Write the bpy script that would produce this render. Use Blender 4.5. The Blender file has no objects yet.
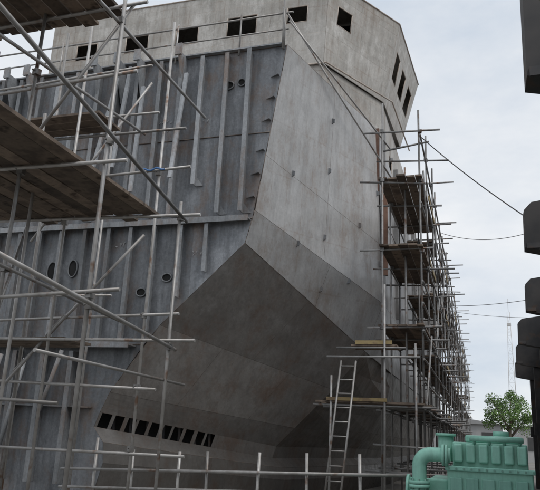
import bpy, math, random
from mathutils import Vector as V, Matrix
random.seed(7)
S=bpy.context.scene
# ------------------------------------------------------------------ materials
def nt(name):
    m=bpy.data.materials.new(name); m.use_nodes=True
    n=m.node_tree.nodes; l=m.node_tree.links
    return m,n,l,n['Principled BSDF']
def mixc(n,l,fac,a,b,mode='MIX'):
    x=n.new('ShaderNodeMix'); x.data_type='RGBA'; x.blend_type=mode
    for i,v in ((0,fac),(6,a),(7,b)):
        if isinstance(v,(int,float)): x.inputs[i].default_value=v
        elif isinstance(v,tuple): x.inputs[i].default_value=(*v,1)
        else: l.new(v,x.inputs[i])
    return x.outputs[2]
def noise(n,l,co,scale,detail=5,rough=.6,map_scale=None,out='Fac'):
    if map_scale:
        mp=n.new('ShaderNodeMapping'); mp.inputs['Scale'].default_value=map_scale; l.new(co,mp.inputs[0]); co=mp.outputs[0]
    t=n.new('ShaderNodeTexNoise'); t.inputs['Scale'].default_value=scale; t.inputs['Detail'].default_value=detail; t.inputs['Roughness'].default_value=rough
    l.new(co,t.inputs['Vector']); return t.outputs[out]
def ramp(n,l,f,a,b,ca=(0,0,0),cb=(1,1,1)):
    r=n.new('ShaderNodeValToRGB'); r.color_ramp.elements[0].position=a; r.color_ramp.elements[1].position=b
    r.color_ramp.elements[0].color=(*ca,1); r.color_ramp.elements[1].color=(*cb,1); l.new(f,r.inputs[0]); return r.outputs[0]
def mul(n,l,a,k,op='MULTIPLY'):
    x=n.new('ShaderNodeMath'); x.operation=op; l.new(a,x.inputs[0])
    if isinstance(k,(int,float)): x.inputs[1].default_value=k
    else: l.new(k,x.inputs[1])
    return x.outputs[0]
def simple(name,c1,c2,rough=.6,metal=0.,scale=4,rust=None,thr=.56):
    m,n,l,b=nt(name); co=n.new('ShaderNodeTexCoord').outputs['Object']
    f=noise(n,l,co,scale,3,.7)
    base=mixc(n,l,ramp(n,l,f,.38,.62),c1,c2)
    if rust: base=mixc(n,l,ramp(n,l,noise(n,l,co,scale*.6+1,3,.7),thr,thr+.1),base,rust)
    at=n.new('ShaderNodeAttribute'); at.attribute_name='tone'
    base=mixc(n,l,1.0,base,at.outputs['Color'],'MULTIPLY')
    l.new(base,b.inputs['Base Color']); b.inputs['Metallic'].default_value=metal; b.inputs['Roughness'].default_value=rough
    return m
def surf(name,c1,c2,rust=(.12,.06,.035),rust_amt=.4,streak=.5,rough=.6,bump=.2,scale=.6,pale=None,pale_amt=.6,burn=None,fine_amt=.14,metal=0.):
    m,n,l,b=nt(name)
    co=n.new('ShaderNodeTexCoord').outputs['Object']
    f0=noise(n,l,co,scale,5,.68)
    base=mixc(n,l,ramp(n,l,f0,.36,.64),c1,c2)
    st=noise(n,l,co,2.4,4,.75,(2.2,2.2,.18))
    base=mixc(n,l,mul(n,l,ramp(n,l,st,.44,.68),streak),base,tuple(x*.5 for x in c1))
    ru=noise(n,l,co,1.15,6,.78,(1,1,.55))
    if pale:
        base=mixc(n,l,mul(n,l,ramp(n,l,ru,.34,.46,(1,1,1),(0,0,0)),pale_amt),base,pale)
    base=mixc(n,l,mul(n,l,ramp(n,l,ru,.50,.66),rust_amt),base,rust)
    if burn:   # scorch marks where inner frames are welded behind the plate
        sx=n.new('ShaderNodeSeparateXYZ'); l.new(co,sx.inputs[0])
        ad=mul(n,l,sx.outputs[0],mul(n,l,sx.outputs[1],.8),'ADD')
        ad=mul(n,l,ad,mul(n,l,f0,.12),'ADD')
        cb=n.new('ShaderNodeCombineXYZ'); l.new(ad,cb.inputs[0]); l.new(mul(n,l,sx.outputs[2],mul(n,l,st,.10),'ADD'),cb.inputs[1])
        br=n.new('ShaderNodeTexBrick'); br.offset=.37; br.offset_frequency=3; br.inputs['Scale'].default_value=1; br.inputs['Mortar Size'].default_value=burn[3]; br.inputs['Mortar Smooth'].default_value=1
        br.inputs['Brick Width'].default_value=burn[0]; br.inputs['Row Height'].default_value=burn[1]; l.new(cb.outputs[0],br.inputs['Vector'])
        k=mul(n,l,mul(n,l,br.outputs['Fac'],ramp(n,l,ru,.42,.58)),burn[2])
        base=mixc(n,l,k,base,rust)
    lo,hi=1-fine_amt*1.2,1+fine_amt
    fine=ramp(n,l,noise(n,l,co,15,2,.8),.3,.72,(lo,)*3,(hi,)*3)
    base=mixc(n,l,1.0,base,fine,'MULTIPLY')
    at=n.new('ShaderNodeAttribute'); at.attribute_name='tone'
    base=mixc(n,l,1.0,base,at.outputs['Color'],'MULTIPLY')
    l.new(base,b.inputs['Base Color']); b.inputs['Metallic'].default_value=metal
    l.new(ramp(n,l,st,.3,.7,(rough-.14,)*3,(rough+.16,)*3),b.inputs['Roughness'])
    if bump:
        bp=n.new('ShaderNodeBump'); bp.inputs['Strength'].default_value=bump; bp.inputs['Distance'].default_value=.06
        l.new(noise(n,l,co,1.3,1,.5),bp.inputs['Height']); l.new(bp.outputs[0],b.inputs['Normal'])
    return m
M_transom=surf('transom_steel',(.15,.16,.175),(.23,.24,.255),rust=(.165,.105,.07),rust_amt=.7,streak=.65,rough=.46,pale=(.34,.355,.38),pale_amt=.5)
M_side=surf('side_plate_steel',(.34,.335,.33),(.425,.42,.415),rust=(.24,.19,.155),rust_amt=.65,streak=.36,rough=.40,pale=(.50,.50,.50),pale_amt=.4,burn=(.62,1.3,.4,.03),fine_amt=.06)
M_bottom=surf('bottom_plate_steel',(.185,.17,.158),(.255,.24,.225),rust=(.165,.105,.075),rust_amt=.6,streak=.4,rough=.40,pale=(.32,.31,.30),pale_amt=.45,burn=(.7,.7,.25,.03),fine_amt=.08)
M_sup=surf('primer_superstructure',(.40,.378,.345),(.52,.495,.46),rust=(.26,.20,.155),rust_amt=.5,streak=.42,rough=.65,pale=(.66,.64,.61),pale_amt=.65,burn=(.62,.72,.5,.035),fine_amt=.07)
M_stiff=surf('stiffener_steel',(.19,.20,.21),(.30,.31,.325),rust=(.19,.12,.08),rust_amt=.65,streak=.4,bump=0)
M_seam=simple('weld_seam',(.08,.06,.05),(.16,.13,.11))
M_seamb=simple('weld_seam_primer',(.27,.21,.17),(.45,.40,.35))
M_rust=simple('rusty_steel',(.16,.075,.045),(.22,.12,.08))
M_tube=simple('scaffold_tube',(.28,.265,.25),(.40,.39,.38),.45,.35,3,(.20,.13,.095),.58)
M_tubed=simple('weathered_scaffold_tube',(.21,.205,.20),(.31,.305,.30),.5,.35,3,(.17,.11,.08),.57)
M_plank=simple('scaffold_plank',(.08,.06,.047),(.19,.145,.11),.85,0,2.5,(.05,.035,.025))
M_toe=simple('yellow_toe_board',(.27,.20,.09),(.36,.28,.14),.8,0,2.5,(.2,.14,.08),.5)
M_dark=simple('dark_steel',(.022,.022,.024),(.05,.045,.043),.6,0,1.5,(.06,.035,.022))
M_black=simple('opening_shadow',(.01,.01,.01),(.015,.015,.015),.9)
M_green=surf('mint_green_paint',(.26,.55,.44),(.30,.61,.50),rust=(.14,.26,.19),rust_amt=.4,streak=.4,rough=.4,bump=.02,scale=2,fine_amt=.05)
M_greend=surf('dark_green_paint',(.17,.38,.31),(.21,.44,.36),rust_amt=.25,rough=.5,bump=0,fine_amt=.04)
M_ground=surf('yard_ground',(.17,.16,.145),(.24,.23,.21),rust=(.10,.085,.07),rust_amt=.6,streak=0,rough=.9,scale=.3,bump=0)
M_conc=simple('concrete',(.34,.34,.34),(.42,.41,.40),.85,0,.5)
M_bark=simple('bark',(.10,.08,.06),(.15,.12,.09),.9)
M_leaf=simple('leaves',(.09,.165,.04),(.16,.25,.08),.7,0,1.5)
M_chalk=simple('chalk',(.6,.6,.6),(.7,.7,.7),.9)
M_blue=simple('blue_hose',(.06,.16,.38),(.08,.2,.45),.6)
# ------------------------------------------------------------------ mesh builder
class B:
    def __init__(s): s.v=[];s.f=[];s.t=[];s.sm=[]
    def face(s,pts,tone=1.,sm=False):
        i=len(s.v); s.v+= [tuple(p) for p in pts]; s.f.append(tuple(range(i,i+len(pts)))); s.t.append(tone); s.sm.append(sm)
    def box(s,a,b,tone=None,rot=None,c=None):
        if tone is None: tone=random.uniform(.8,1.2)
        x0,y0,z0=a; x1,y1,z1=b
        P=[V((x,y,z)) for z in (z0,z1) for y in (y0,y1) for x in (x0,x1)]
        if rot: P=[c+rot@(p-c) for p in P]
        i=len(s.v); s.v+=[tuple(p) for p in P]
        for q in ((0,2,3,1),(4,5,7,6),(0,1,5,4),(2,6,7,3),(0,4,6,2),(1,3,7,5)):
            s.f.append(tuple(i+k for k in q)); s.t.append(tone); s.sm.append(False)
    def prism(s,poly,ext,tone=1.):
        ext=V(ext); n=len(poly); a=[V(p) for p in poly]; b=[p+ext for p in a]
        s.face(a,tone); s.face(b[::-1],tone)
        for k in range(n): s.face([a[k],a[(k+1)%n],b[(k+1)%n],b[k]],tone)
    def tube(s,a,b,r=.024,n=10,tone=None,r2=None,cap=True):
        if tone is None: tone=random.uniform(.6,1.25)
        a=V(a);b=V(b); d=(b-a).normalized(); x=d.orthogonal().normalized(); y=d.cross(x)
        r2=r if r2 is None else r2
        i=len(s.v)
        for p,q in ((a,r),(b,r2)):
            for k in range(n):
                w=2*math.pi*k/n; s.v.append(tuple(p+x*(q*math.cos(w))+y*(q*math.sin(w))))
        for k in range(n):
            s.f.append((i+k,i+(k+1)%n,i+n+(k+1)%n,i+n+k)); s.t.append(tone); s.sm.append(True)
        if cap:
            s.f.append(tuple(i+k for k in range(n))[::-1]); s.f.append(tuple(i+n+k for k in range(n))); s.t+=[tone,tone]; s.sm+=[False,False]
    def sweepy(s,pts,r,n=20,tone=1.):
        """tube swept along a path lying in an XZ plane"""
        P=[V(p) for p in pts]; i=len(s.v); y=V((0,1,0))
        for k,p in enumerate(P):
            d=(P[min(k+1,len(P)-1)]-P[max(k-1,0)]).normalized(); x=d.cross(y)
            for a in range(n):
                w=2*math.pi*a/n; s.v.append(tuple(p+x*r*math.cos(w)+y*r*math.sin(w)))
        for k in range(len(P)-1):
            for a in range(n):
                s.f.append((i+k*n+a,i+k*n+(a+1)%n,i+(k+1)*n+(a+1)%n,i+(k+1)*n+a)); s.t.append(tone); s.sm.append(True)
    def path(s,pts,r=.02,n=8,tone=1.):
        for p,q in zip(pts,pts[1:]): s.tube(p,q,r,n,tone)
    def clamp(s,p):
        p=V(p); e=.042
        s.box(p-V((e,e,e)),p+V((e,e,e)),random.uniform(.5,.9),Matrix.Rotation(random.uniform(0,1.5),3,'Z'),p)
        s.tube(p+V((-.02,-.07,.01)),p+V((-.02,.03,.01)),.012,6,.5)
    def done(s,name,mat,parent=None,solid=0,bevel=0):
        me=bpy.data.meshes.new(name); me.from_pydata(s.v,[],s.f)
        me.polygons.foreach_set('use_smooth',s.sm)
        a=me.color_attributes.new('tone','FLOAT_COLOR','CORNER'); d=[]
        for p,t in zip(me.polygons,s.t): d+= [t,t,t,1]*p.loop_total
        a.data.foreach_set('color',d); me.materials.append(mat); me.update()
        o=bpy.data.objects.new(name,me); S.collection.objects.link(o)
        if solid:
            q=o.modifiers.new('s','SOLIDIFY'); q.thickness=solid; q.offset=0
        if bevel:
            q=o.modifiers.new('b','BEVEL'); q.width=bevel; q.segments=3
        if parent: o.parent=parent
        return o
def empty(name):
    o=bpy.data.objects.new(name,None); S.collection.objects.link(o); return o
def bil(c,u,v):
    a,b,cc,d=[V(x) for x in c]
    return (a*(1-u)+b*u)*(1-v)+(d*(1-u)+cc*u)*v
def patch(b,sb,c,us,vs,var=.14,seam=.012,sub=3,tone=1.):
    for i in range(len(us)-1):
        for j in range(len(vs)-1):
            t=tone*random.uniform(1-var,1+var)
            for a in range(sub):
                for e in range(sub):
                    u0=us[i]+(us[i+1]-us[i])*a/sub; u1=us[i]+(us[i+1]-us[i])*(a+1)/sub
                    v0=vs[j]+(vs[j+1]-vs[j])*e/sub; v1=vs[j]+(vs[j+1]-vs[j])*(e+1)/sub
                    b.face([bil(c,u0,v0),bil(c,u1,v0),bil(c,u1,v1),bil(c,u0,v1)],t)
    if sb:
        for u in us: sb.path([bil(c,u,vs[0]+(vs[-1]-vs[0])*k/6) for k in range(7)],seam,6)
        for v in vs: sb.path([bil(c,us[0]+(us[-1]-us[0])*k/6,v) for k in range(7)],seam,6)
def lugs(b,c,uvs,side):
    """small lifting lugs / fit-up clips welded to a plate"""
    for u,v in uvs:
        p=bil(c,u,v); du=(bil(c,u+.02,v)-p).normalized(); dv=(bil(c,u,v+.02)-p).normalized(); nn_=du.cross(dv).normalized()*side
        b.prism([p-dv*.09,p+dv*.09,p+dv*.05+nn_*.1,p-dv*.05+nn_*.1],du*.02,random.uniform(.6,1.1))
def wall(b,c,opens,us=(),vs=(),var=.06,sb=None,tone=1.):
    U=sorted(set([0,1]+list(us)+[o[0] for o in opens]+[o[1] for o in opens]))
    W=sorted(set([0,1]+list(vs)+[o[2] for o in opens]+[o[3] for o in opens]))
    cells={}
    for i in range(len(U)-1):
        for j in range(len(W)-1):
            um=(U[i]+U[i+1])/2; vm=(W[j]+W[j+1])/2
            if any(o[0]<um<o[1] and o[2]<vm<o[3] for o in opens): continue
            key=(sum(um>x for x in us),sum(vm>x for x in vs))
            t=cells.setdefault(key,tone*random.uniform(1-var,1+var))
            b.face([bil(c,U[i],W[j]),bil(c,U[i+1],W[j]),bil(c,U[i+1],W[j+1]),bil(c,U[i],W[j+1])],t)
    if sb:
        for u in us:
            for v0,v1 in ((0,.5),(.5,1)): sb.tube(bil(c,u,v0),bil(c,u,v1),.017,6,1)
        for v in vs: sb.tube(bil(c,0,v),bil(c,1,v),.017,6,1)
        for o in opens:
            q=[bil(c,o[0],o[2]),bil(c,o[1],o[2]),bil(c,o[1],o[3]),bil(c,o[0],o[3])]
            for k in range(4): sb.tube(q[k],q[(k+1)%4],.022,6,1.1)
# ------------------------------------------------------------------ SHIP
ship=empty('unfinished_ship')
b=B(); sb=B()
rows=[(0,-8.5),(.8,-8.3),(1.25,-8.35),(1.58,-8.64),(1.92,-8.52),(2.38,-8.32),(3.5,-7.55),(3.96,-7.18),(5.9,-5.17),(6.5,-5.02),(8.7,-4.69),(11.09,-4.35)]
xs=[-15,-13.4,-11.6,-9.9,-8.2,-6.5,-4]
def xr(z):
    for (z0,a),(z1,c) in zip(rows,rows[1:]):
        if z<=z1: return a+(c-a)*(z-z0)/(z1-z0)
    return rows[-1][1]
def clipx(poly,x,keep):
    out=[]
    for p,q in zip(poly,poly[1:]+poly[:1]):
        ip=(p[0]-x)*keep>=0; iq=(q[0]-x)*keep>=0
        if ip: out.append(p)
        if ip!=iq:
            t=(x-p[0])/(q[0]-p[0]); out.append((x,p[1]+(q[1]-p[1])*t))
    return out
for (z0,a),(z1,c) in zip(rows,rows[1:]):
    for x0,x1 in zip(xs,xs[1:]):
        P=clipx(clipx([(-15,z0),(a,z0),(c,z1),(-15,z1)],x0,1),x1,-1)
        if len(P)<3: continue
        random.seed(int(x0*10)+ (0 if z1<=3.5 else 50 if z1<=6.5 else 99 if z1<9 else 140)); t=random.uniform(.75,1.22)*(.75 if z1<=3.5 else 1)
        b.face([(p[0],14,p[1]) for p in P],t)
        if x1<xr(z0)-.05 and x1<xr(z1)-.05: sb.tube((x1,14,z0),(x1,14,z1),.01,6,1)
random.seed(11)
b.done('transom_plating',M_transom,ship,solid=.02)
for z in (3.5,6.5,8.7,11.06): sb.tube((-15,13.98,z),(xr(z),13.98,z),.014,6,1)
st=B()
x=-5.25
k=0
while x>-14.8:
    top=10.95; bot=6.62
    d=.22 if k%3 else .28
    t=random.uniform(.6,1.3)
    if k%4==2: bot=7.4
    st.box((x-.008,14-d,bot),(x+.008,13.985,top),t*.85)
    st.box((x-.055,14-d-.012,bot),(x+.055,14-d,top),t*1.15)
    st.prism([(x+.01,13.98,bot),(x+.2,13.98,bot),(x+.01,13.98,bot+.25)],(0,-.02,0),t)
    x-=.62+.07*math.sin(k*2.1); k+=1
x=-6.1;k=0
while x>-14.8:
    t=random.uniform(.55,1.15)
    z0=3.6
    while xr(z0)<x+.15: z0+=.1
    if z0<5.9:
        st.box((x-.008,13.80,z0),(x+.008,13.985,6.36),t)
        st.box((x-.05,13.79,z0),(x+.05,13.80,6.36),t)
    x-=.66+.05*math.sin(k*1.7);k+=1
x=-9.3
while x>-14.8:
    t=random.uniform(.45,.9)
    st.box((x-.01,13.7,.3),(x+.01,13.985,3.3),t); st.box((x-.06,13.69,.3),(x+.06,13.7,3.3),t)
    x-=.8
st.box((-15,13.76,6.44),(-5.05,13.985,6.47),.9); st.box((-15,13.75,6.38),(-5.05,13.76,6.52),1.0)
st.box((-15,13.62,3.44),(-7.75,13.985,3.47),.8); st.box((-15,13.61,3.38),(-7.75,13.62,3.52),.9)
st.box((-15,13.80,2.0),(-8.75,13.985,2.03),.7)
st.box((-15,13.86,11.06),(-4.4,13.985,11.10),1.3)
for x in (-12.4,-11.75,-9.6,-8.9,-8.3,-7.1):
    st.prism([(x-.012,13.98,11.05),(x-.012,13.5,11.05),(x-.012,13.46,10.9),(x-.012,13.9,9.9),(x-.012,13.98,9.9)],(.024,0,0),1.15)
    st.box((x-.09,13.44,10.88),(x+.09,13.5,11.2),1.25)
for z in (7.0,7.6,8.2,9.0,9.6,10.2):
    xx=xr(z); st.prism([(xx-.26,13.98,z),(xx-.02,13.98,z),(xx-.02,13.84,z)],(0,0,.015),.8)
for a,c in (((-11.9,13.6,.5),(-11.2,13.6,3.2)),((-10.9,13.6,.9),(-10.5,13.6,3.1)),((-9.9,13.6,1.9),(-9.5,13.6,3.3))):
    st.tube(a,c,.05,8)
lb=B()
for a,c in (((-9.35,13.45,7.4),(-8.95,13.6,10.5)),((-8.75,13.5,7.9),(-8.6,13.6,10.8)),((-8.15,13.5,7.2),(-8.1,13.5,10.1)),((-7.1,13.5,7.5),(-6.95,13.6,10.4))):
    a=V(a);c=V(c); lb.prism([a,a+V((.1,0,0)),a+V((.1,.06,0)),a+V((0,.06,0))],c-a,1.6)
lb.done('shoring_bars',M_stiff,ship)
ho=B(); hc=B()
def hole(x,z,rx,rz):
    n=20; P=[(x+rx*math.cos(2*math.pi*k/n),13.975,z+rz*math.sin(2*math.pi*k/n)) for k in range(n)]
    ho.face(P,1)  # black disc on the plate, painted in for the shade inside a hole
    for k in range(n):
        p=V(P[k]);q=V(P[(k+1)%n]); hc.tube(p-V((0,.02,0)),q-V((0,.02,0)),.018,6,.75,cap=False)
for h in ((-5.85,10.1,.14,.11),(-5.5,10.15,.1,.1),(-7.75,4.75,.13,.1),(-7.1,5.1,.13,.1),(-10.35,5.35,.15,.24),(-9.75,5.4,.13,.22),(-12.6,5.3,.16,.26)): hole(*h)
ho.done('dark_opening_discs',M_black,ship); hc.done('opening_collars',M_stiff,ship)
ck=B()
def scrib(x,z,n_):
    for k in range(n_):
        cx_=x+k*.11; p=[V((cx_+random.uniform(0,.07),13.972,z+random.uniform(0,.14))) for _ in range(4)]
        ck.path(p,.005,4,.7)
scrib(-7.75,9.2,4); scrib(-7.72,8.95,3); scrib(-6.5,9.1,2); scrib(-6.5,5.6,3); scrib(-8.6,5.9,4)
ck.done('chalk_marks',M_chalk,ship)
b=B()
A=(-4.35,14,11.09);Bp=(-2.7,18,10.5);C1=(-2.5,18,5.2);D1=(-4.97,14,6.7);C=(-3.0,18,3.9);D=(-5.17,14,5.9)
patch(b,sb,(D1,C1,Bp,A),[0,.5,1],[0,.32,1],.08)
patch(b,sb,(D,C,C1,D1),[0,.55,1],[0,1],.07,tone=.85)
b.done('side_plating',M_side,ship,solid=.02)
lugs(st,(D1,C1,Bp,A),[(.485,.12),(.485,.5),(.485,.8),(.2,.33),(.78,.33),(.97,.6),(.97,.2)],1)
lugs(st,(D,C,C1,D1),[(.3,.95),(.7,.95),(.54,.4)],1)
rb=B(); rb.box((-2.52,17.93,6.0),(-2.36,18.06,8.4),1)
rb.box((-2.75,17.95,8.4),(-2.6,18.05,10.5),.7); rb.done('rusty_edge_bar',M_rust,ship)
P14=[(-5.17,5.9),(-7.18,3.96),(-8.32,2.38),(-8.52,1.92),(-8.64,1.58),(-8.35,1.25),(-8.3,.8),(-8.5,-.05)]
P18=[(-3.0,3.9),(-3.85,2.85),(-4.9,1.8),(-5.4,1.3),(-5.5,.98),(-5.2,.75),(-5.15,.45),(-5.3,-.05)]
P22=[(-2.75,3.7),(-2.95,2.8),(-3.5,1.8),(-3.9,1.3),(-4.0,1.0),(-3.75,.8),(-3.7,.45),(-3.9,-.05)]
P27=[(-2.7,3.6),(-2.8,2.6),(-3.1,1.7),(-3.4,1.2),(-3.5,.95),(-3.3,.75),(-3.3,.4),(-3.5,-.05)]
def off(y): return 0 if y<44 else -((y-44)/24)**2*5
stn=[(14,P14),(18,P18),(22,P22),(27,P27)]+[(y,P27) for y in (32,38,44,50,56,62,68)]
b=B()
random.seed(4)
for (y0,p),(y1,q) in zip(stn,stn[1:]):
    for i in range(7):
        c=((p[i][0]+off(y0),y0,p[i][1]),(q[i][0]+off(y1),y1,q[i][1]),(q[i+1][0]+off(y1),y1,q[i+1][1]),(p[i+1][0]+off(y0),y0,p[i+1][1]))
        if y0==14:
            if i==3:
                for k in range(11):
                    u=k/16; b.face([bil(c,u,0),bil(c,u+.012+.004*(k%3),0),bil(c,u+.012+.004*(k%3),1),bil(c,u,1)],.7)
                b.face([bil(c,.62,0),bil(c,1,0),bil(c,1,1),bil(c,.62,1)],.75); continue
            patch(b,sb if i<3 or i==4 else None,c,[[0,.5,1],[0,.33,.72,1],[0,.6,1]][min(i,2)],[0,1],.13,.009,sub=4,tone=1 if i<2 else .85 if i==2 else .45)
            if i==0: lugs(st,c,[(.48,.3),(.48,.7),(.2,.97),(.75,.97)],1)
            if i==1: lugs(st,c,[(.32,.4),(.71,.5),(.1,.95),(.55,.95)],1)
        else:
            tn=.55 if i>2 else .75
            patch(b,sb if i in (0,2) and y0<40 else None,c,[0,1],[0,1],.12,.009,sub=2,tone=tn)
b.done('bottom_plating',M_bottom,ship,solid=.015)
st.done('stiffeners',M_stiff,ship)
b=B(); b.face([(-8.9,14.35,0),(-8.9,14.35,2.2),(-5.8,18.1,1.5),(-5.8,18.1,0)],.6)  # dark sheet behind the slots stands in for interior shade; frames follow
for k in range(12):
    p=V((-8.75,14.25,0)).lerp(V((-5.7,18.05,0)),k/11); b.box(p+V((-.03,-.03,.9)),p+V((.03,.03,2.0)),2.5)
b.done('dark_slot_backing_and_frames',M_dark,ship)
pr=[(-2.7,10.5),(-2.55,7.8),(-2.5,5.2),(-2.9,3.8)]
ys=[18,21,24,27,30,34,38,44,50,56,62,68]
hf=B()
for y0,y1 in zip(ys,ys[1:]):
    for p,q in zip(pr,pr[1:]):
        t=random.uniform(.72,.95)
        if q[1]<5:
            e0=(-3.0 if y0==18 else -2.72,3.9 if y0==18 else 3.65); e1=(-2.72,3.65)
        else: e0=e1=q
        hf.face([(p[0]+off(y0),y0,p[1]),(p[0]+off(y1),y1,p[1]),(e1[0]+off(y1),y1,e1[1]),(e0[0]+off(y0),y0,e0[1])],t)
    for z in (5.2,7.8): sb.tube((-2.5+off(y0),y0,z),(-2.5+off(y1),y1,z),.012,6,1)
    hf.box((-2.55+off(y0),y0-.03,5.3),(-2.42+off(y0),y0+.03,10.4),.7)
hf.done('forward_side_plating',M_side,ship,solid=.02)
sb.done('weld_seams',M_seam,ship)
b=B()
b.face([(-15,14,10.9),(-4.4,14,10.9),(-2.75,18,10.4),(-2.75,44,10.4),(-8,68,10.4),(-15,68,10.9)],1)
b.face([(-15,14,0),(-15,14,11),(-15,68,11),(-15,68,0)],1); b.face([(-15,68,0),(-15,68,11),(-7.7,68,10.4),(-7.7,68,0)],1)
b.done('deck_and_far_side',M_transom,ship)
# ------------- superstructure
b=B(); sb=B()
def zt(z,z0=12.4,z1=15.3): return (z-z0)/(z1-z0)
R0=(-4.15,17.1,12.4);R1=(-2.75,19.9,12.4);R2=(-2.62,23.6,12.4)
T0=(-4.0,17.0,15.3);T1=(-2.2,19.9,15.3);T2=(-1.95,24.1,15.3)
Lb=(-13.95,17.1,12.4);Lt=(-13.9,17.0,15.3); W=9.85
def ux(x): return (x+13.93)/W
op=[(ux(a),ux(c),zt(z0),zt(z1)) for a,c,z0,z1 in ((-12.9,-12.1,13.62,14.2),(-11.0,-10.15,13.66,14.25),(-9.15,-8.35,13.68,14.28),(-7.35,-6.35,13.7,14.4),(-5.35,-4.7,13.9,14.45))]
wall(b,(Lb,R0,T0,Lt),op,us=[ux(-11.6),ux(-9.7),ux(-7.8),ux(-5.9)],vs=[zt(13.45),zt(14.75)],sb=sb)
wall(b,(R0,R1,T1,T0),[(.14,.34,zt(13.9),zt(14.55))],us=[.5],vs=[zt(13.45),zt(14.85)],sb=sb,tone=.95)
wall(b,(R1,R2,T2,T1),[(.1,.26,zt(13.5),zt(14.5)),(.38,.56,zt(13.5),zt(14.5)),(.68,.88,zt(13.5),zt(14.5))],vs=[zt(13.3),zt(14.8)],sb=sb,tone=1.02)
wall(b,(R2,(-13.5,23.6,12.4),(-13.9,24.1,15.3),T2),[(.1,.3,.4,.7)],tone=1)
wall(b,((-13.5,23.6,12.4),Lb,Lt,(-13.9,24.1,15.3)),[(.3,.6,.4,.7)],tone=1)
b.face([Lt,T0,T1,T2,(-13.9,24.1,15.3)],1.)
wall(b,((-13.9,17.16,10.5),(-4.2,17.16,10.5),(-4.2,17.16,12.4),(-13.9,17.16,12.4)),[],us=[.2,.42,.6,.82],vs=[.55],sb=sb)
wall(b,((-4.2,17.16,10.3),(-2.8,19.95,8.5),(-2.8,19.95,12.4),(-4.2,17.16,12.4)),[],us=[.45],sb=sb,tone=.9)
wall(b,((-2.8,19.95,8.5),(-2.65,30,8.5),(-2.65,30,12.0),(-2.8,19.95,12.4)),[(.15,.22,.45,.7)],us=[.3,.6],vs=[.5],sb=sb,tone=.95)
b.face([(-13.9,17.16,12.4),(-4.2,17.16,12.4),(-2.8,19.95,12.4),(-2.65,30,12.0),(-13.9,30,12.0)],.9)
b.done('superstructure_plating',M_sup,ship,solid=.03)
for z,o in ((12.38,.10),(15.3,.08)):
    q=[(-13.95,17.05),(-4.05,17.05),(-2.45,19.9),(-2.3,23.9)] if z<13 else [(-13.95,16.98),(-3.98,16.98),(-2.18,19.9),(-1.93,24.1)]
    for (x0,y0),(x1,y1) in zip(q,q[1:]): sb.tube((x0,y0,z),(x1,y1,z),.025,8,1.2)
for x in (-12.6,-10.6,-8.6,-6.7): sb.box((x-.012,17.0,10.9),(x+.012,17.1,12.35),1.)
sb.done('superstructure_frames',M_seamb,ship)
ib=B(); ib.face([(-13.6,19.5,12.45),(-3.2,19.5,12.45),(-3.2,19.5,15.25),(-13.6,19.5,15.25)],1); ib.done('dark_window_backing',M_dark,ship)  # dark sheet added inside to block light and keep the windows dark
b=B()
b.tube((-13.6,13.92,11.95),(-4.2,13.92,11.98)); b.tube((-13.6,13.92,11.5),(-4.3,13.92,11.5),.02)
for x in (-13.2,-11,-9.2,-7.4,-5.6,-4.4): b.tube((x,13.9,10.9),(x,13.9,12.1))
b.tube((-4.44,13.85,12.1),(-2.15,18.2,8.75),.026); b.tube((-4.3,13.95,11.75),(-2.3,18.2,9.9),.024)
b.tube((-4.42,13.85,10.9),(-4.42,13.85,12.4),.024)
b.done('deck_guard_rail',M_tube,ship)
# ------------------------------------------------------------------ LEFT SCAFFOLD
sc=empty('scaffolding')
b=B()
def pole(x,y,z0,z1,r=.0242): b.tube((x,y,z0),(x+random.uniform(-.03,.03),y,z1),r)
b.tube((-4.28,6.5,0),(-4.28,6.5,8.2),.027,10,1.0); pole(-4.2,8.5,0,4.9); pole(-5.52,6.5,0,8.2); pole(-5.0,9.2,0,8.6); pole(-6.2,8.5,0,8.6)
pole(-7.3,9.3,0,8.8); pole(-5.52,4.4,0,8); pole(-4.28,4.2,0,8); pole(-6.0,7.4,0,6.0); pole(-8.2,10.5,0,9.2); pole(-6.9,10.6,0,7.2)
b.tube((-4.2,3.6,5.49),(-4.14,8.62,4.62),.027); b.tube((-4.2,4.2,3.15),(-4.16,8.65,2.70),.027)
b.tube((-5.46,3.4,3.6),(-5.4,9.3,3.2)); b.tube((-5.46,3.4,5.9),(-5.4,9.3,6.5))
b.tube((-4.33,3.0,6.6),(-4.33,9.4,6.75)); b.tube((-4.23,5.6,2.3),(-4.23,9.2,2.25),.02)
for y,z,x0,x1 in ((8.45,4.68,-8.2,-4.0),(8.45,2.75,-8,-4.0),(6.45,4.68,-7,-4.1),(6.56,6.95,-8,-4.0),(9.15,6.5,-9,-4.7),(9.15,5.7,-9,-4.6),(6.45,3.05,-7,-4.1),(9.15,3.3,-9,-4.6),(9.15,1.3,-9,-4.3),(6.55,5.9,-7.2,-4.1),(10.5,7.6,-11,-5.9),(10.5,8.6,-11,-6.2),(10.5,3.9,-10.5,-6.5),(7.35,1.9,-8,-5.2),(9.15,2.2,-9,-4.9)):
    b.tube((x0,y,z+random.uniform(-.1,.1)),(x1+random.uniform(0,.25),y,z+random.uniform(-.07,.07)))
b.tube((-5.6,6.6,2.9),(-7.4,9.2,5.2)); b.tube((-7.2,9.1,2.4),(-5.1,9.1,4.6)); b.tube((-8.3,10.4,5.0),(-6.0,10.4,8.2)); b.tube((-7.9,8.55,1.0),(-6.0,8.55,3.2)); b.tube((-5.6,6.6,5.0),(-4.2,6.6,7.0),.022)
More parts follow.
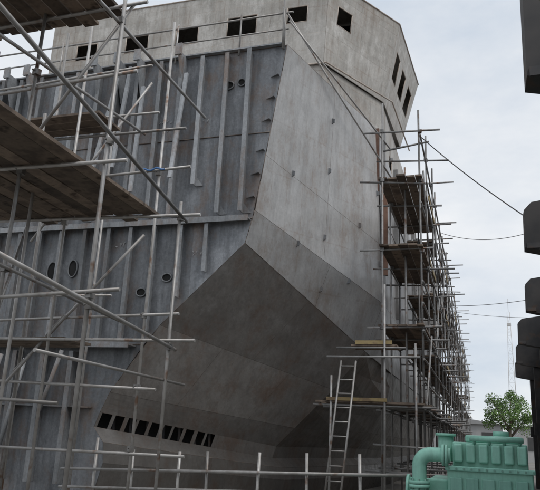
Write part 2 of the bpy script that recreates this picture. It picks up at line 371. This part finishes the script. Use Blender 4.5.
for p in ((-4.26,6.5,4.98),(-4.26,6.5,2.92),(-4.18,8.5,4.64),(-4.18,8.5,2.72),(-4.3,6.5,6.7),(-5.5,6.5,4.68),(-5.5,6.5,3.4),(-4.26,6.5,3.05),(-5.0,9.18,5.7),(-5.0,9.18,3.3),(-6.2,8.5,4.68),(-5.5,6.5,6.1),(-5.0,9.18,2.2),(-5.0,9.18,1.3),(-8.2,10.5,7.6),(-6.9,10.55,3.9)): b.clamp(p)
b.done('tubes',M_tube,sc)
b=B()
x=-4.62
while x>-7.4:
    y0=3.4+random.uniform(-.2,.2); y1=8.55+random.uniform(-.15,.3)
    dz=random.uniform(0,.02); b.box((x-.218,y0,4.74+dz),(x,y1,4.785+dz),random.uniform(.5,1.5)); x-=.235
x=-4.45
while x>-7.2:
    b.box((x-.215,4.3,7.0),(x,6.75+random.uniform(0,.2),7.045),random.uniform(.6,1.4)); x-=.235
for x0 in range(3): b.box((-7.8,8.6+x0*.24,6.62),(-5.9,8.82+x0*.24,6.66))
for k in range(4): b.box((-8.6,8.5+k*.24,2.82),(-6.0+random.uniform(-.2,.3),8.72+k*.24,2.86))
for k in range(3): b.box((-7.4+random.uniform(-.2,.2),6.55+k*.24,4.83),(-4.9+random.uniform(-.2,.2),6.77+k*.24,4.87))
b.done('planks',M_plank,sc)
bh=B(); bh.sweepy([(-5.3+.05*k,9.1,5.74+.02*math.sin(k*1.3)) for k in range(10)],.016,8,1); bh.done('hose',M_blue,sc)
gr=empty('guard_rail')
b=B()
b.tube((-6.7,10,.90),(-1.0,10,1.13)); b.tube((-6.7,10,.62),(-1.0,10,.86),.022)
for x in (-6.1,-5.4,-4.6,-4.1,-3.3,-2.5,-1.7): b.tube((x,10.05,0),(x+random.uniform(-.04,.04),10.05,1.28+random.uniform(-.1,.15)))
b.tube((-6.9,9.2,.55),(-1.4,9.2,.8))
b.done('rails',M_tube,gr)
# ------------------------------------------------------------------ RIGHT SCAFFOLD
sc2=empty('scaffolding.001')
b=B(); pl=B(); tb=B()
lv=[2.35,4.1,5.95,7.7]
Y=[15.0,16.8,18.7,20.6,22.5,24.5,26.5,28.5,31,33.5,36,39,42,46,50,55,60,66,72]
for i,y in enumerate(Y):
    zi=8.5+random.uniform(-.2,1.3) ; zo=9.2+random.uniform(-.3,.5)
    b.tube((-2.1,y,0),(-2.1+random.uniform(-.06,.06),y,zi)); b.tube((-1.2,y+.2,0),(-1.2+random.uniform(-.07,.07),y+.2,zo))
    if i%2==0: b.tube((-1.65,y+.9,0),(-1.65,y+.9,zo-random.uniform(.5,2)))
    for z in lv+[9.0,1.0]:
        b.tube((-2.45-random.uniform(0,.2),y+.05,z-.05),(-1.0+random.uniform(-.1,.5),y+.2,z-.05+random.uniform(-.08,.08)))
        if i<9: b.clamp((-2.1,y,z-.05)); b.clamp((-1.2,y+.2,z-.05))
for i in range(len(Y)-1):
    y0,y1=Y[i]-.15,Y[i+1]+.3
    for z in lv:
        for dz in (-.1,.5,1.0):
            if random.random()<.85: b.tube((-1.17,y0,z+dz+random.uniform(-.04,.04)),(-1.17,y1,z+dz+random.uniform(-.04,.04)),.022)
            if dz<.2 and random.random()<.8: b.tube((-2.13,y0,z+dz),(-2.13,y1,z+dz),.022)
        if i%4==1 and random.random()<.7: tb.box((-1.15,y0+.2,z+.05),(-1.12,y1,z+.17))
    if i%2==0:
        z=lv[(i//2)%3]; b.tube((-1.14,Y[i],z),(-1.14,Y[i+1]+.2,z+1.8),.022)
        b.tube((-1.14,Y[i+1],lv[2]),(-1.14,Y[i]+.2,lv[3]+.2),.022)
def deck(x0,x1,y0,y1,z):
    x=x0
    while x<x1-.1:
        e=min(x+.22,x1); pl.box((x,y0+random.uniform(-.15,.1),z),(e-.012,y1+random.uniform(-.1,.15),z+.04),random.uniform(.7,1.8)); x+=.22
deck(-2.2,-1.15,15.0,19.6,7.7); deck(-2.15,-1.15,14.9,18.8,5.95); deck(-2.2,-1.15,15,18.9,4.1)
deck(-2.2,-1.15,15,22,2.35)
for i in range(3,len(Y)-1):
    for z in lv:
        if random.random()<.6: deck(-2.1,-1.25,Y[i],Y[i+1],z)
for k in range(5): pl.box((-3.35+random.uniform(-.1,.1),14.3+k*.23,2.33),(-1.1+random.uniform(-.1,.1),14.51+k*.23,2.37))
for k in range(3): pl.box((-2.7,14.4+k*.23,3.55),(-1.7,14.6+k*.23,3.59),1.6)
tb.box((-3.2,14.26,2.37),(-1.9,14.29,2.44),.8); tb.box((-2.6,14.36,3.59),(-1.8,14.39,3.67)); 
b.tube((-3.5,14.35,2.28),(-.9,14.35,2.28)); b.tube((-3.5,15.3,2.28),(-.9,15.3,2.28))
b.tube((-3.1,14.3,0),(-3.1,14.3,2.9)); b.tube((-1.95,14.3,0),(-1.95,14.3,4.9)); b.tube((-1.3,14.3,0),(-1.3,14.3,3.6))
b.tube((-3.2,14.25,3.3),(-1.2,14.25,3.3)); b.tube((-3.0,14.3,3.5),(-1.5,14.3,3.5))
b.tube((-2.1,15,8.4),(-1.0,15.3,8.7)); b.tube((-2.3,15,.9),(-.6,15,.95)); b.tube((-2.3,15,1.5),(-.6,15,1.45))
b.done('tubes',M_tubed,sc2); pl.done('planks',M_plank,sc2); tb.done('toe_boards',M_toe,sc2)
ld=B()
for s in (-.16,.16): ld.tube((-2.95+s,13.7,0),(-2.7+s,14.15,3.2),.022)
for k in range(11):
    f=(k+.6)/11; p=V((-2.95,13.7,0)).lerp(V((-2.7,14.15,3.2)),f); ld.tube(p-V((.16,0,0)),p+V((.16,0,0)),.015)
ld.done('ladder',M_tube)
# ------------------------------------------------------------------ GREEN ENGINE
en=empty('green_marine_engine')
b=B()
b.box((-.40,8.0,.55),(.5,9.5,1.34),1); b.box((-.34,8.1,1.34),(.46,9.4,1.62),1.02); b.box((-.2,8.2,1.62),(.42,9.3,1.70),.98)
b.box((-.75,8.15,.3),(.55,9.6,.55),.9); b.box((-.62,8.2,.55),(-.40,9.2,1.2),.95); b.box((-.8,8.0,0),(.6,9.7,.3),.7)
for k in range(6): b.box((-.33+k*.135,8.02,1.40),(-.23+k*.135,8.1,1.60),1.05)
b.done('block',M_green,en,bevel=.02)
b=B()
for k in range(5): b.box((-.37+k*.17,7.96,.62),(-.24+k*.17,8.0,1.24),1)
b.box((-.42,7.965,1.31),(.52,8.02,1.36),1.3)
b.done('covers',M_greend,en,bevel=.01)
b=B()
P=[(-.70,7.95,.5),(-.70,7.95,1.2)]+[(-.57+.13*math.cos(w),7.95,1.34+.13*math.sin(w)) for w in [math.pi-math.pi/2*k/10 for k in range(11)]]+[(-.36,7.95,1.47)]
b.sweepy(P,.078,24)
b.tube((-.70,7.95,1.11),(-.70,7.95,1.145),.115,20,1.1); b.tube((-.70,7.95,1.15),(-.70,7.95,1.185),.115,20,1.)
b.tube((-.45,7.95,1.47),(-.42,7.95,1.47),.115,20,1.1); b.tube((-.415,7.95,1.47),(-.385,7.95,1.47),.115,20,1.05)
b.tube((-.84,8.3,1.02),(-.6,8.3,1.02),.18,24,1); b.tube((-.87,8.3,1.02),(-.84,8.3,1.02),.21,24,.9)
b.tube((-.43,8.5,1.4),(-.43,8.5,1.68),.09,20,1); b.tube((-.43,8.5,1.68),(-.43,8.5,1.71),.12,20,1.1)
b.tube((.2,8.6,1.70),(.2,8.6,1.76),.09,18,1); b.tube((-.15,8.05,1.66),(.42,8.05,1.66),.028,12,1)
for k in range(4): b.tube((-.1+k*.16,8.05,1.66),(-.1+k*.16,8.14,1.58),.018,8,.9)
b.tube((.3,7.97,.95),(.3,7.86,.95),.11,20,1); b.tube((.3,7.86,.95),(.3,7.84,.95),.06,20,.6)
for k in range(12):
    x=-.38+k*.08; b.tube((x,7.955,1.335),(x,7.97,1.335),.012,6,.6)
for k in range(8):
    w=k*math.pi/4; b.tube((-.70+.095*math.cos(w),7.95+.095*math.sin(w),1.09),(-.70+.095*math.cos(w),7.95+.095*math.sin(w),1.205),.012,6,.6)
b.done('pipes_and_turbocharger',M_green,en)
# ------------------------------------------------------------------ RIGHT WORKSHOP
ws=empty('workshop_building')
b=B()
xl=[.44,.70,.99,1.06,1.22,1.4]
for k,x in enumerate(xl):
    y=5+5*k
    b.prism([(x,y,4.42),(x+.01,y,5.0 if k else 5.4),(x+.12,y,5.12 if k else 5.7),(x+1.3,y,5.3 if k else 5.7),(x+1.3,y,4.2),(x+.25,y,4.36)],(0,.28,0),1)
    b.box((x+.02,y-.03,4.40),(x+.2,y+.0,4.48),1.6)
    b.box((x+.56,y+.1,0),(x+.8,y+.35,4.3),1)
    b.box((x+.47,y+.05,2.0),(x+.56,y+.4,2.4),1.)
b.done('columns_and_corbels',M_dark,ws)
b=B()
for k in range(110):
    y=2+k*.28; x=1.4+.03*y
    b.face([(x,y,0),(x+.05*(k%2),y+.28,0),(x+.05*(k%2),y+.28,5.3),(x,y,5.3)],.9+.1*(k%2))
b.face([(1.45,2,5.3),(2.4,32.8,5.3),(10,32.8,7.5),(10,2,7.5)],1)
b.face([(2.4,32.8,0),(2.4,32.8,5.3),(10,32.8,7.5),(10,32.8,0)],1)
b.done('wall_and_roof',M_dark,ws)
# ------------------------------------------------------------------ BACKGROUND
b=B(); 
for i in range(24):
    for j in range(24):
        x0=-1500+i*125;y0=-1500+j*125; b.face([(x0,y0,0),(x0+125,y0,0),(x0+125,y0+125,0),(x0,y0+125,0)],1)
b.done('ground',M_ground)
b=B(); b.box((-12,95,0),(2.5,110,4.2),1); b.prism([(-12.5,94.5,4.2),(3,94.5,4.2),(-4.5,94.5,5.2)],(0,16,0),.8)
for k in range(5): b.box((-11+k*2.7,94.9,1.5),(-9.6+k*2.7,95,3.2),.2)
b.done('warehouse_building',M_conc)
b=B(); b.box((3.5,80,0),(14,92,3.6),1.1); b.prism([(3.2,79.7,3.6),(14.3,79.7,3.6),(8.7,79.7,4.6)],(0,12.5,0),.75)
for k in range(3): b.box((4.6+k*3,79.94,1.2),(6+k*3,80,2.6),.2)
b.done('yard_office_building',M_conc)
tr=empty('tree')
b=B()
b.tube((2.0,60,0),(2.1,60,3.2),.22,8,1,.14)
br=[]
for k in range(9):
    a=k*.7; e=V((2.1+1.4*math.cos(a),60+1.4*math.sin(a),4.2+random.uniform(-.8,1.2))); b.tube((2.1,60,2.2+k*.12),e,.08,6,1,.025); br.append(e)
b.done('trunk_and_limbs',M_bark,tr)
b=B()
for c in br+[V((2.3,60,5.7)),V((1.4,59.5,4.9)),V((3.0,60,5.2)),V((2.5,60,3.7)),V((1.3,60,3.8)),V((.6,60,4.2)),V((3.5,60,3.9)),V((2,60,3.2)),V((.5,60,3.4)),V((3.4,60,3.2)),V((1.7,60,4.5)),V((2.7,60,4.6))]:
    R=random.uniform(.45,.85); t0=random.uniform(.7,1.45)
    for k in range(300):
        d=V((random.gauss(0,1),random.gauss(0,1),random.gauss(0,.8))).normalized()*R*random.random()**.4
        p=c+d; n=V((random.gauss(0,1),random.gauss(0,1),random.gauss(0,1))).normalized(); x=n.orthogonal().normalized(); y=n.cross(x); s=random.uniform(.05,.1)
        b.face([p-x*s,p-y*s*.6,p+x*s,p+y*s*.6],t0*random.uniform(.7,1.3))
b.done('leaves',M_leaf,tr)
b=B(); cx,cy=3.1,75; H=15.5
def tw(z,s): w=.5*(1-z/H*.75); return V((cx+s[0]*w,cy+s[1]*w,z))
cs=[(-1,-1),(1,-1),(1,1),(-1,1)]
for c in cs: b.tube(tw(0,c),tw(H,c),.022,6,1.6)
z=0
while z<H-1:
    for k in range(4):
        b.tube(tw(z,cs[k]),tw(z+1,cs[(k+1)%4]),.010,4,1.6); b.tube(tw(z,cs[k]),tw(z,cs[(k+1)%4]),.010,4,1.6)
    z+=1
b.box((cx-.2,cy-.2,14),(cx+.2,cy+.2,14.3),1.3); b.tube((cx,cy,H),(cx,cy,H+1.5),.02,6,1.3)
b.done('lattice_tower',M_conc)
def cable(name,a,c,sag,r=.010,mat=M_dark):
    b=B(); a=V(a);c=V(c); P=[]
    for k in range(25):
        t=k/24; p=a.lerp(c,t); p.z-=sag*4*t*(1-t); P.append(p)
    b.path(P,r,6,1); b.done(name,mat)
cable('overhead_cable',(-1.2,15.4,8.9),(1.3,12,5.2),.1,.012)
cable('overhead_cable',(-1.2,24.6,9.2),(2.5,22,8.6),.4)
cable('overhead_cable',(-1.2,28.6,7.2),(2.4,24,6.6),.1)
cable('overhead_cable',(-3.2,17.5,15.4),(-.6,17.5,16.2),.6,.02)
cable('power_line',(-10,55,14),(12,55,12),1.5,.015)
# ------------------------------------------------------------------ WORLD, SUN, CAMERA
w=bpy.data.worlds.new('World'); S.world=w; w.use_nodes=True
n=w.node_tree.nodes; l=w.node_tree.links; bg=n['Background']
sky=n.new('ShaderNodeTexSky'); sky.sky_type='NISHITA'; sky.sun_disc=False; sky.sun_elevation=math.radians(55); sky.sun_rotation=math.radians(120)
co=n.new('ShaderNodeTexCoord').outputs['Generated']
f=noise(n,l,co,2.6,6,.58,(1,1,2.2))
cl=ramp(n,l,f,.34,.66,(6.7,7.4,8.3),(9.6,9.75,9.9))
out=mixc(n,l,.9,sky.outputs[0],cl)
l.new(out,bg.inputs['Color']); bg.inputs['Strength'].default_value=.1
sd=bpy.data.lights.new('sun','SUN'); sd.energy=1.35; sd.angle=math.radians(30); sd.color=(1,.97,.93)
so=bpy.data.objects.new('sun',sd); S.collection.objects.link(so)
az=math.radians(120); el=math.radians(55)
sdv=V((math.sin(az)*math.cos(el),math.cos(az)*math.cos(el),math.sin(el)))
so.rotation_euler=sdv.to_track_quat('Z','Y').to_euler()
cd=bpy.data.cameras.new('camera'); cd.lens=44; cd.sensor_width=36; cd.clip_end=4000
co_=bpy.data.objects.new('camera',cd); S.collection.objects.link(co_)
F=V((-.297,.914,.2756)).normalized(); R=V((.9540,.2960,.0464)); R=(R-F*R.dot(F)).normalized(); U=R.cross(F)
m=Matrix((R,U,-F)).transposed().to_4x4(); m.translation=V((0,0,1.6)); co_.matrix_world=m
S.camera=co_
S.view_settings.view_transform='Standard'; S.view_settings.look='None'; S.view_settings.exposure=0
